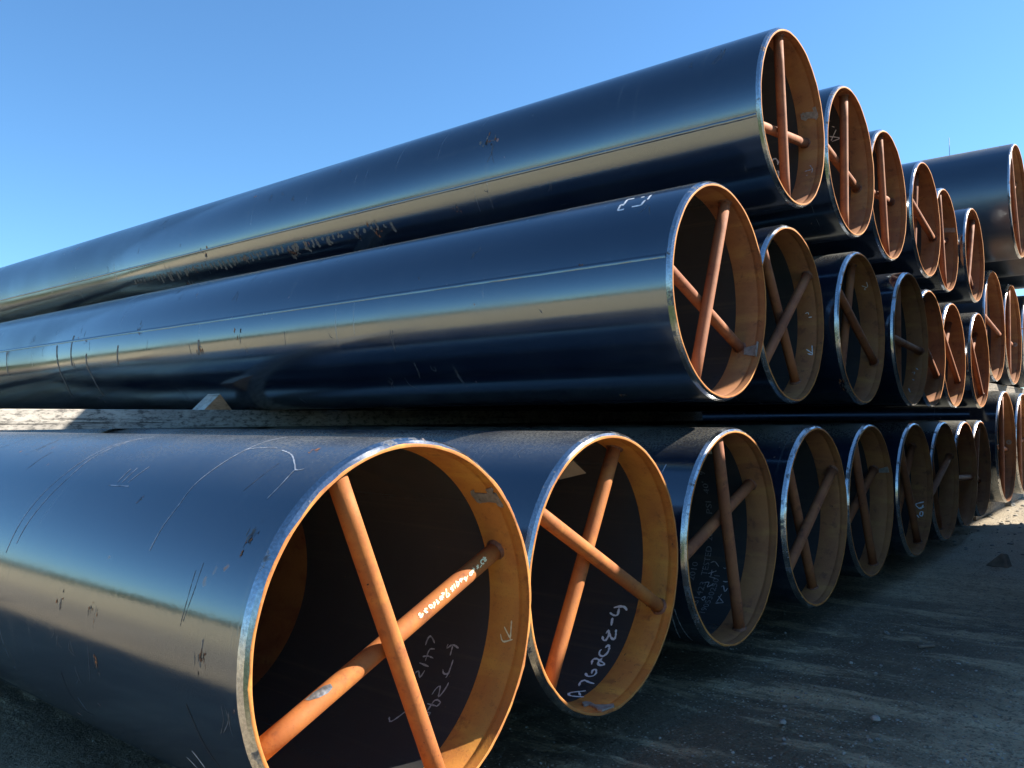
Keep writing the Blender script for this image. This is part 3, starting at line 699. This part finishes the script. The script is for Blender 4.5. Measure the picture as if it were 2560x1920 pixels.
OFFS = {'B1': (0.028, -0.041), 'B2': (-0.03, 0.029), 'B3': (-0.039, 0.043), 'B4': (-0.035, 0.014), 'B5': (0.012, -0.035), 'B6': (0.016, -0.035), 'B7': (0.018, -0.035), 'B8': (0.035, -0.035), 'M1': (0.019, 0.043), 'M2': (-0.03, -0.06), 'M3': (-0.035, 0.003), 'M4': (0.026, -0.035), 'M5': (-0.012, -0.035), 'M6': (-0.035, -0.026), 'M7': (0.004, -0.035), 'T1': (0.037, -0.044), 'T2': (-0.022, -0.035), 'T3': (-0.035, 0.035), 'T4': (-0.035, -0.035), 'T5': (-0.035, -0.035), 'T6': (-0.024, -0.008), 'ST1': (-0.035, 0.035), 'SM1': (-0.035, 0.016), 'SM2': (-0.006, 0.035), 'SB1': (-0.01, 0.0), 'SB2': (0.0, 0.0)}
ROOT = {}
GROUPS = {'B': 'bottom row of the near pipe rack', 'M': 'middle row of the near pipe rack', 'T': 'top row of the near pipe rack', 'S': 'wide pipes of the far rack'}
for n, (nm, x, y, z, fa, ra, sa, lab) in enumerate(PIPES):
    kit = KITS if nm[0] == 'S' else KIT
    root = empty('steel_pipe', (x, y, z + G), lab, 'pipe', GROUPS[nm[0]])
    ROOT[nm] = root
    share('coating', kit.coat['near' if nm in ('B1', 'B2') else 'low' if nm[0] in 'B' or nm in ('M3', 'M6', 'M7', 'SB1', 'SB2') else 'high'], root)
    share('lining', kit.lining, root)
    share('bare_wall', kit.bare, root)
    rng = random.Random(100 + n)
    v = 0 if nm == 'B1' else 1 + rng.randrange(4)
    rot = 0.0 if nm == 'B1' else rng.random() * 6.28
    bv, ed, ba, ba2 = kit.var[v]
    for nme, me in (('bevel', bv), ('cut_edge', ed), ('primer_band', ba if nm in ('B1', 'B2') else ba2)):
        o = share(nme, me, root)
        o.rotation_euler = (rot, 0, 0)
    near = n < 24 and nm not in ('B8', 'B9')
    bar = RUSTBAR if nm in ('B1', 'B2') else RUSTBAR2
    of = OFFS.get(nm, (0.0, 0.0))
    brace(root, fa, of[0], -0.035, kit.R, near, n, bar)
    brace(root, ra, of[1], -0.084, kit.R, near, n + 50, bar)
    seam(root, sa, kit.R, kit.coat['high'].materials[0], seed=n)

# ------------------------------------------------------------------ writing, labels, clips, scars on the pipes
RI = 0.457 - 0.0215
def chalk(key, root, w, mat, inner=True, name='chalk_writing', r=None):
    rr = r if r else (RI - 0.0006 if inner else 0.4576)
    return ribbons(name, STROKES[key], rr, w, mat, ROOT[root], seed=len(key))
chalk('B1_arrow', 'B1', 0.0042, CHALKYEL)
chalk('B1_in', 'B1', 0.0046, CHALKDIM)
chalk('B2_in', 'B2', 0.0080, CHALK)
chalk('B3_hand', 'B3', 0.0045, CHALKDIM)
chalk('B6_104', 'B6', 0.0075, CHALK)
chalk('M2_mark', 'M2', 0.0055, CHALK)
chalk('M3_mark', 'M3', 0.0050, CHALK)
chalk('T1_mark', 'T1', 0.0050, CHALKDIM)
chalk('T1_in', 'T1', 0.0070, CHALK)
chalk('T2_in', 'T2', 0.0060, CHALK)
chalk('M4_mark', 'M4', 0.0070, CHALKDIM)
for txt, x, a0, a1, h in (('CS1423', -0.286, 299, 320.5, 0.030), ('TESTED', -0.294, 325.0, 344.0, 0.030), ('2000', -0.296, 347.5, 358.0, 0.030),
                          ('PSI', -0.298, 4.5, 12.5, 0.030), ("40'", -0.300, 17.5, 26.0, 0.030), ('9', -0.300, 31.0, 34.0, 0.030),
                          ('2010', -0.352, 320.5, 333.0, 0.030), ('1905302501', -0.228, 297.0, 326.0, 0.028)):
    wall_text(txt, x, a0, a1, RI - 0.0003, h, STENCIL, ROOT['B3'])
# figures on the rear brace of the nearest pipe
def bar_marks(name, strokes, ang, off, bx, rb, width, mat, parent, fill=False):
    a = math.radians(ang)
    ax = Vector((0, math.cos(a), math.sin(a))); nr = Vector((0, -math.sin(a), math.cos(a)))
    c = Vector((bx, 0, 0)) + nr * off
    def pt(s, t):
        return c + ax * s + (Vector((1, 0, 0)) * math.cos(t) + nr * math.sin(t)) * rb
    V, F = [], []
    for st in strokes:
        q = [(s, math.radians(d)) for s, d in st]
        if fill:
            b = len(V)
            ms = sum(s for s, _ in q) / len(q); mt = sum(t for _, t in q) / len(q)
            L = len(q)
            for e in (0.02, 0.25, 0.5, 0.75, 1.0):
                for s, t in q: V.append(pt(ms + (s - ms) * e, mt + (t - mt) * e))
            for e in range(4):
                for i in range(L):
                    j = (i + 1) % L
                    F.append((b + e * L + i, b + e * L + j, b + (e + 1) * L + j, b + (e + 1) * L + i))
            continue
        pts = resample([(s, t * rb) for s, t in q], 0.003)
        b = len(V); n = len(pts)
        for i, p in enumerate(pts):
            d = pts[min(n - 1, i + 1)] - pts[max(0, i - 1)]
            d /= (np.linalg.norm(d) or 1)
            nn = np.array((-d[1], d[0])) * width / 2
            for sg in (1, -1):
                e = p + nn * sg
                V.append(pt(e[0], e[1] / rb))
        for i in range(n - 1):
            k = b + 2 * i
            F.append((k, k + 1, k + 3, k + 2))
    return mesh_obj(name, V, F, mat, parent)
b1_rear = [c for c in ROOT['B1'].children if c.name.startswith('brace')][1]
bar_marks('chalk_writing', STROKES['B1_bartext'], 22.9, -0.041, -0.084, 0.0254, 0.0040, CHALKYEL, b1_rear)
bar_marks('bare_scar', STROKES['B1_barscar'], 22.9, -0.041, -0.084, 0.0252, 0.003, BAREPATCH, b1_rear, True)

def circ_hole(x, a, r, rr, n=10):
    return [(x + rr * math.cos(2 * math.pi * k / n), a + math.degrees(rr * math.sin(2 * math.pi * k / n) / r)) for k in range(n)]
patch('clip', STROKES['B1_clip'][0], RI - 0.0005, RI - 0.0035, CLIP, ROOT['B1'], circ_hole(-0.066, STROKES['B1_clip'][0][0][1] - 4.2, RI, 0.0042))
patch('clip', STROKES['T1_clip'][0], RI - 0.0005, RI - 0.0035, CLIP, ROOT['T1'], circ_hole(-0.083, 20.6, RI, 0.0045))
patch('clip', STROKES['M1_clip'][0], RI - 0.0005, RI - 0.004, CLIP, ROOT['M1'])
patch('clip_tab', [(-0.002, 334.4), (0.004, 334.6), (0.010, 324.2), (0.004, 324.0)], RI - 0.004, RI - 0.016, CLIP, ROOT['M1'])
patch('clip', STROKES['B2_clip'][0], RI - 0.0005, RI - 0.006, CLIP, ROOT['B2'])
patch('clip', STROKES['T5_clip'][0], RI - 0.0005, RI - 0.004, CLIP, ROOT['T5'])
patch('clip', STROKES['B5_clip'][0], RI - 0.0005, RI - 0.004, CLIP, ROOT['B5'])
RS = 0.61 - 0.0215
for nm in ('SB1', 'SB2', 'SM2'):
    an = 3.0 if nm != 'SM2' else -8.0
    patch('clip', circ_hole(-0.05, an, RS, 0.028, 14), RS - 0.0005, RS - 0.006, CLIP, ROOT[nm], circ_hole(-0.05, an, RS, 0.008))

# paper labels inside two pipes, with lines of print
def paper(nm, key):
    A, B, C = [np.array(p) for p in STROKES[key][0]]
    D = A + C - B
    lab = patch('paper_label', [tuple(A), tuple(B), tuple(C), tuple(D)], RI - 0.0003, RI - 0.0012, PAPER, ROOT[nm])
    lines = []
    for t, e in ((0.22, 0.55), (0.34, 0.35), (0.46, 0.5), (0.62, 0.4)):
        p0 = B + (C - B) * t; p1 = p0 + (A - B) * e
        p0 = p0 + (A - B) * 0.45 * 0.4
        lines.append([tuple(p0), tuple(p1)])
    ribbons('print', lines, RI - 0.0016, 0.003, PRINT, lab, seed=3, taper=False, rough=0.1)
paper('B2', 'B2_label'); paper('B3', 'B3_label')

# white corner marks stencilled on two pipes
ribbons('corner_mark', STROKES['M1_bracket'], 0.4576, 0.010, CHALK, ROOT['M1'], 4, False, 0.12, True)
ribbons('corner_mark', STROKES['B3_bracket'], 0.4576, 0.010, CHALK, ROOT['B3'], 5, False, 0.12, True)
# scratches, scuffs, drips
chalk('B1_scr', 'B1', 0.0032, SCRATCH, False, 'scratch')
chalk('B1_scrlow', 'B1', 0.0030, CHALK, False, 'scratch')
chalk('B1_dark', 'B1', 0.0035, DARKMARK, False, 'scuff')
chalk('B3_scr', 'B3', 0.0045, SCRATCH, False, 'scratch')
chalk('M1_drips', 'M1', 0.018, DRIP, False, 'dust_drip')
rng = random.Random(5)
dr = []
x = -2.6
while x > -6.2:
    a0 = 206.5 + rng.uniform(-0.8, 0.8); ln = rng.uniform(3.0, 11.5) * (0.5 + 0.5 * abs(math.sin(x * 3.1)))
    dr.append([(x, a0), (x + rng.uniform(-0.01, 0.01), a0 + ln * 0.6), (x + rng.uniform(-0.02, 0.02), a0 + ln)])
    x -= rng.uniform(0.02, 0.09)
dd = ribbons('dust_drip', dr, 0.4575, 0.022, DRIP, ROOT['T1'], seed=8, rough=0.5)
dd['kind'] = 'stuff'
rng = random.Random(21)
for nm, cnt, xr, ar in (('B1', 16, (-1.9, -0.05), (100, 215)), ('M1', 26, (-6.0, -0.1), (115, 225)), ('T1', 26, (-8.0, -0.2), (125, 225)), ('B2', 6, (-0.6, -0.05), (90, 160))):
    st = []
    for q in range(cnt):
        x0 = rng.uniform(*xr); a0 = rng.uniform(*ar); ln = rng.uniform(2, 16)
        nsub = rng.choice((1, 1, 2, 3))
        for k in range(nsub):
            dx = k * rng.uniform(0.006, 0.02); b0 = a0 + rng.uniform(-2, 2)
            st.append([(x0 + dx, b0), (x0 + dx + rng.uniform(-0.012, 0.012), b0 + ln * 0.5), (x0 + dx + rng.uniform(-0.03, 0.03), b0 + ln * rng.uniform(0.8, 1.1))])
    o = ribbons('handling_scuff', st, 0.45735, 0.0016 if nm[0] == 'B' else 0.003, SCUFF, ROOT[nm], seed=len(nm) + cnt, rough=0.7)
    o['kind'] = 'stuff'
RUSTS = [('B1', 'B1_rust', 0.020, 0.016), ('M1', 'M1_rust', 0.05, 0.035), ('M1', 'M1_rust2', 0.035, 0.010), ('T1', 'T1_rust', 0.07, 0.030), ('T1', 'T1_rust2', 0.07, 0.030), ('M3', 'M3_rust', 0.03, 0.03)]
k = 0
for nm, key, sx, sa in RUSTS:
    for s in STROKES[key]:
        if not s: continue
        k += 1
        if key == 'B1_rust' and k in (7, 8): continue
        rr = random.Random(k)
        f = rr.uniform(0.45, 1.25)
        flakes('chipped_coating', s[0][0], s[0][1], sx * f, sa * f * 1.5, 0.4574, ROOT[nm], k)

# ------------------------------------------------------------------ timber bearers and the chock
def bearer(x0, x1, y0, y1, z0, z1, label, group, mat=TIMBER, name='timber_bearer'):
    o = empty(name, ((x0 + x1) / 2, (y0 + y1) / 2, z0), label, 'timber', group)
    cx, cy = (x0 + x1) / 2, (y0 + y1) / 2
    n = 60
    V, F = [], []
    ring = [(x0, z0), (x1, z0), (x1, z0 + (z1 - z0) * 0.5), (x1, z1 - 0.003), (x1 - 0.004, z1), (x0, z1)]
    for i in range(n + 1):
        y = y0 + (y1 - y0) * i / n
        for (xx, zz) in ring:
            w = 0.0025 * mnoise.noise((xx * 9, y * 3, zz * 9)) if zz > z0 + 0.02 and zz < z1 - 0.001 else 0
            V.append((xx + w - cx, y - cy, zz - z0))
    m = len(ring)
    for i in range(n):
        for k in range(m):
            q = (k + 1) % m
            F.append((i * m + k, (i + 1) * m + k, (i + 1) * m + q, i * m + q))
    F.append(tuple(range(m))); F.append(tuple(n * m + k for k in range(m - 1, -1, -1)))
    mesh_obj('beam', V, F, mat, o, smooth=False)
    return o
R = 0.457
zb = R + G + 0.0005; zm = 1.023 - R + G - 0.0005
XF = -3.22
bearer(XF - 0.16, XF, -0.42, 8.05, zb, zm, 'weathered grey timber between the bottom and middle pipe rows, sunlit at its left end', 'bearers of the near rack')
zb2 = 1.023 + R + G + 0.0005; zm2 = 2.040 - R + G - 0.0005
bearer(XF - 0.16, XF, 2.15, 8.05, zb2, zm2, 'timber bearer between the middle and top pipe rows', 'bearers of the near rack', TIMBERF)
bearer(XF - 0.16, XF, -0.5, 8.05, 0.0, G - R - 0.0005, 'timber bearer on the ground under the bottom pipe row, nearer the pipe ends', 'bearers of the near rack', TIMBERF)
bearer(-9.2, -9.04, -0.42, 8.05, zb, zm, 'rear timber bearer between the bottom and middle pipe rows', 'bearers of the near rack', TIMBERF)
bearer(-9.2, -9.04, 2.15, 8.05, zb2, zm2, 'rear timber bearer between the middle and top pipe rows', 'bearers of the near rack', TIMBERF)
bearer(-15.2, -15.04, -0.42, 8.05, zb, zm, 'rearmost timber bearer between the bottom and middle pipe rows', 'bearers of the near rack', TIMBERF)
bearer(-15.2, -15.04, 2.15, 8.05, zb2, zm2, 'rearmost timber bearer between the middle and top pipe rows', 'bearers of the near rack', TIMBERF)
bearer(-15.2, -15.04, -0.5, 8.05, 0.0, G - R - 0.0005, 'rearmost timber bearer on the ground under the bottom pipe row', 'bearers of the near rack', TIMBERF)
bearer(-9.2, -9.04, -0.5, 8.05, 0.0, G - R - 0.0005, 'rear timber bearer on the ground under the bottom pipe row', 'bearers of the near rack', TIMBERF)
RW = 0.61
for xf in (-0.30, -9.0):
    fr = 'front' if xf > -5 else 'rear'
    bearer(xf - 0.14, xf, 8.3, 12.2, 0.160 + RW + G + 0.0005, 1.477 - RW + G - 0.0005, fr + ' grey bearer between bottom and middle pipes of the far rack', 'bearers of the far rack', TIMBERF)
    bearer(xf - 0.14, xf, 8.3, 12.2, 0.0, 0.160 - RW + G - 0.0005, fr + ' bearer on the ground under the far rack', 'bearers of the far rack', TIMBERF)
    bearer(xf - 3.14 if xf > -5 else xf - 0.14, xf - 3.0 if xf > -5 else xf, 8.3, 12.2, 1.477 + RW + G + 0.0005, 2.786 - RW + G - 0.0005, fr + ' bearer under the topmost pipe of the far rack', 'bearers of the far rack', TIMBERF)

ch = empty('wedge_chock', (XF - 0.02, 1.47, zm), 'small triangular wooden chock on the timber beside the middle row pipe', 'chock')
V = [(0, -0.095, 0), (0, 0.095, 0), (0, 0.012, 0.098), (-0.14, -0.095, 0), (-0.14, 0.095, 0), (-0.14, 0.012, 0.098)]
mesh_obj('wedge_block', V, [(0, 1, 2), (3, 5, 4), (1, 4, 5, 2), (0, 3, 4, 1)], CHOCKW, ch, smooth=False)
d = 0.002
Vs = [(0.0005, -0.0955 - d, 0.0), (0.0005, 0.012 - d * 0.3, 0.0985 + d), (-0.1405, 0.012 - d * 0.3, 0.0985 + d), (-0.1405, -0.0955 - d, 0.0), (0.0005, -0.0945, 0.0), (0.0005, 0.012, 0.0975), (-0.1405, 0.012, 0.0975), (-0.1405, -0.0945, 0)]
mesh_obj('sloped_face', Vs, [(0, 1, 2, 3), (4, 7, 6, 5), (0, 4, 5, 1), (1, 5, 6, 2), (2, 6, 7, 3), (3, 7, 4, 0)], CHOCKTOP, ch, smooth=False)

# ------------------------------------------------------------------ rock, gravel, debris
def rock(name, loc, s, label, mat, seed, cat='rock', sharp=0.35):
    bm = bmesh.new()
    bmesh.ops.create_icosphere(bm, subdivisions=2, radius=1)
    for v in bm.verts:
        n = mnoise.noise(v.co * 1.3 + Vector((seed, 0, 0)))
        v.co *= 1 + sharp * n
        v.co = Vector((v.co.x * s[0], v.co.y * s[1], max(-0.25, v.co.z) * s[2]))
    o = bm_obj(name, bm, mat)
    o.location = loc
    return tag(o, label, cat)
bm = bmesh.new()
pts = [(-0.10, -0.06, 0), (0.09, -0.07, 0), (0.10, 0.06, 0), (-0.08, 0.08, 0), (0.03, -0.02, 0.105), (0.075, 0.02, 0.10), (0.0, 0.04, 0.075), (-0.06, 0.0, 0.028)]
for p in pts: bm.verts.new(p)
bmesh.ops.convex_hull(bm, input=bm.verts[:])
bmesh.ops.bevel(bm, geom=bm.edges[:], offset=0.006, segments=1, affect='EDGES')
o = bm_obj('rock', bm, ROCK); o.location = (0.335, 5.52, -0.012); o.scale = (0.82, 0.82, 0.95)
tag(o, 'dark wedge-shaped rock lying alone on the yard ground at right', 'rock')
rock('stone', (0.30, 1.52, 0.004), (0.013, 0.016, 0.010), 'pale pebble lying in front of the second pipe, lower right', STONE, 3.0, 'stone')
rock('stone', (0.545, 1.75, 0.006), (0.018, 0.014, 0.011), 'pale stone on the ground near the lower right corner', STONE, 8.0, 'stone')
rock('stone', (-0.30, 10.10, 0.010), (0.09, 0.06, 0.05), 'small beige block on the sunlit ground below the far rack', STONE, 5.0, 'stone')
bm = box_data(-0.045, 0.045, -0.008, 0.008, 0, 0.012, 0.002)
o = bm_obj('wood_splinter', bm, ROCK); o.location = (0.45, 2.9, -0.006); o.rotation_euler = (0, 0, 0.9)
tag(o, 'thin dark wood splinter on the ground right of the bottom pipes', 'splinter')

rng = random.Random(11)
ico = bmesh.new(); bmesh.ops.create_icosphere(ico, subdivisions=1, radius=1)
iv = [v.co.copy() for v in ico.verts]; iF = [[v.index for v in f.verts] for f in ico.faces]; ico.free()
V, F = [], []
def pebble(x, y, s):
    b = len(V)
    ax_, ay_, az_ = s * rng.uniform(0.7, 1.3), s * rng.uniform(0.7, 1.3), s * rng.uniform(0.4, 0.8)
    th = rng.random() * 6.28; c_, s_ = math.cos(th), math.sin(th)
    z0 = 0.016 * mnoise.noise((x * 0.9, y * 0.9, 3.1)) + 0.007 * mnoise.noise((x * 5, y * 5, 1.7)) - 0.012
    for v in iv:
        q = rng.uniform(0.75, 1.2)
        px, py = v.x * ax_ * q, v.y * ay_ * q
        V.append((x + px * c_ - py * s_, y + px * s_ + py * c_, z0 + v.z * az_ * q + az_ * 0.25))
    for f in iF: F.append(tuple(b + i for i in f))
for k in range(16000):
    x = rng.uniform(-2.2, 1.5); y = rng.uniform(-0.5, 6.0)
    if mnoise.noise((x * 1.1, y * 2.6, 9.0)) < rng.uniform(-0.5, 0.35): continue
    s = 0.0012 + 0.0048 * rng.random() ** 4
    pebble(x, y, s)
for k in range(500):
    x = rng.uniform(0.2, 1.5); y = rng.uniform(1.0, 3.2)
    pebble(x, y, 0.002 + 0.009 * rng.random() ** 3)
for k in range(700):
    pebble(rng.uniform(-0.6, 1.2), rng.uniform(6, 12.5), 0.006 + 0.018 * rng.random() ** 3)
gr = mesh_obj('gravel', V, F, STONE, smooth=False)
gr['kind'] = 'stuff'
tag(gr, 'loose pale grit and pebbles strewn over the dark yard ground', 'gravel')

# ------------------------------------------------------------------ mast behind the far rack
mx, my, mz = -3.18, 22.25, 7.23 + G
am = empty('antenna_mast', (mx, my, 0), 'thin whip antenna beside two small dark domes, above the far rack', 'mast')
def tube(name, p0, p1, r, mat, parent, seg=12):
    v, f = tube_mesh(name, Vector(p0), Vector(p1), r, mat, seg, 1)
    return mesh_obj(name, v, f, mat, parent)
tube('pole', (-0.05, 0, 0), (-0.05, 0, mz - 0.12), 0.06, STEEL, am)
tube('cross_arm', (-0.22, 0, mz - 0.12), (0.12, 0, mz - 0.12), 0.025, STEEL, am)
for dx in (-0.125, 0.03):
    bm = bmesh.new(); bmesh.ops.create_uvsphere(bm, u_segments=16, v_segments=8, radius=0.075)
    for v in bm.verts: v.co.z = max(v.co.z, -0.02) * 0.75
    o = bm_obj('dome', bm, STEEL, am, True); o.location = (dx, 0, mz - 0.07)
tube('whip', (0.0, 0, mz - 0.1), (0.0, 0, mz + 0.46), 0.006, STEEL, am, 8)

# ------------------------------------------------------------------ added container right of the view, unseen, to shade the pipe ends
CX0, CX1, CY0, CY1, CH = 1.40, 3.84, 3.05, 9.60, 2.59
cn = empty('shade_container', ((CX0 + CX1) / 2, (CY0 + CY1) / 2, 0), 'added container out of view, casting shade on the pipe ends', 'container')
ox, oy = (CX0 + CX1) / 2, (CY0 + CY1) / 2
def corr(name, along, fixed, a0, a1, z0, z1, axis):
    V, F = [], []
    n = int((a1 - a0) / 0.07)
    for i in range(n + 1):
        a = a0 + (a1 - a0) * i / n
        dd = (0.0, 0.0, 0.036, 0.036)[i % 4]
        for zz in (z0, z1):
            V.append((fixed + along * dd, a, zz) if axis == 'y' else (a, fixed + along * dd, zz))
    for i in range(n): F.append((2 * i, 2 * i + 2, 2 * i + 3, 2 * i + 1))
    return mesh_obj(name, V, F, BOXPAINT, cn, smooth=False)
wx, wy = (CX1 - CX0) / 2, (CY1 - CY0) / 2
corr('side_wall', -1, wx - 0.03, -wy + 0.1, wy - 0.1, 0.14, CH - 0.1, 'y')
corr('side_wall', 1, -wx + 0.03, -wy + 0.1, wy - 0.1, 0.14, CH - 0.1, 'y')
corr('end_wall', -1, wy - 0.03, -wx + 0.1, wx - 0.1, 0.14, CH - 0.1, 'x')
bm_obj('roof', box_data(-wx + 0.02, wx - 0.02, -wy + 0.02, wy - 0.02, CH - 0.07, CH - 0.03), BOXPAINT, cn)
bm_obj('floor_frame', box_data(-wx + 0.02, wx - 0.02, -wy + 0.02, wy - 0.02, 0.02, 0.13), BOXPAINT, cn)
for sx in (-1, 1):
    for sy in (-1, 1):
        bm_obj('corner_post', box_data(sx * wx - 0.05 - sx * 0.05, sx * wx + 0.05 - sx * 0.05, sy * wy - 0.05 - sy * 0.05, sy * wy + 0.05 - sy * 0.05, 0, CH), BOXPAINT, cn)
    bm_obj('top_rail', box_data(sx * wx - 0.03 - sx * 0.04, sx * wx + 0.03 - sx * 0.04, -wy + 0.1, wy - 0.1, CH - 0.1, CH - 0.01), BOXPAINT, cn)
for s in (-1, 1):
    dr_ = bm_obj('door', box_data(0.02 if s > 0 else -wx + 0.1, wx - 0.1 if s > 0 else -0.02, -wy + 0.02, -wy + 0.07, 0.14, CH - 0.1), BOXPAINT, cn)
    for q in (0.3, 0.8):
        tube('lock_rod', (s * q, -wy + 0.0, 0.2), (s * q, -wy + 0.0, CH - 0.15), 0.017, STEEL, dr_)
# added plank stacks on the roof that raise the shade outline
for i in range(3):
    yy0 = 4.16 + 1.16 * i
    tp = empty('shade_pack', (CX0 + 0.17, yy0 + 0.57, CH), ('first', 'second', 'third')[i] + ' added plank stack, out of view, raising the shade outline', 'shade pack', 'added shade packs')
    for lv in range(5):
        bm_obj('plank', box_data(-0.14, 0.14, -0.565, 0.565, 0.002 + lv * 0.225, 0.221 + lv * 0.225, 0.006), CRATEW, tp)

# ------------------------------------------------------------------ added beam right of the view, unseen, to shade the far rack
gb = empty('shade_beam', (4.05, 14.2, 0), 'added steel beam on two posts, out of view, shading the far rack', 'crane')
for z0, z1, hw in ((5.00, 5.04, 0.16), (5.04, 5.56, 0.012), (5.56, 5.60, 0.16)):
    bm_obj('flange' if hw > 0.1 else 'web', box_data(-hw, hw, -1.75, 2.3, z0 + 0.001, z1 - 0.001, 0.003), STEEL, gb)
for yy in (-1.5, 2.1):
    bm_obj('post', box_data(-0.11, 0.11, yy - 0.11, yy + 0.11, 0, 4.999, 0.006), STEEL, gb)
    bm_obj('base_plate', box_data(-0.2, 0.2, yy - 0.2, yy + 0.2, -0.02, 0.025, 0.004), STEEL, gb)
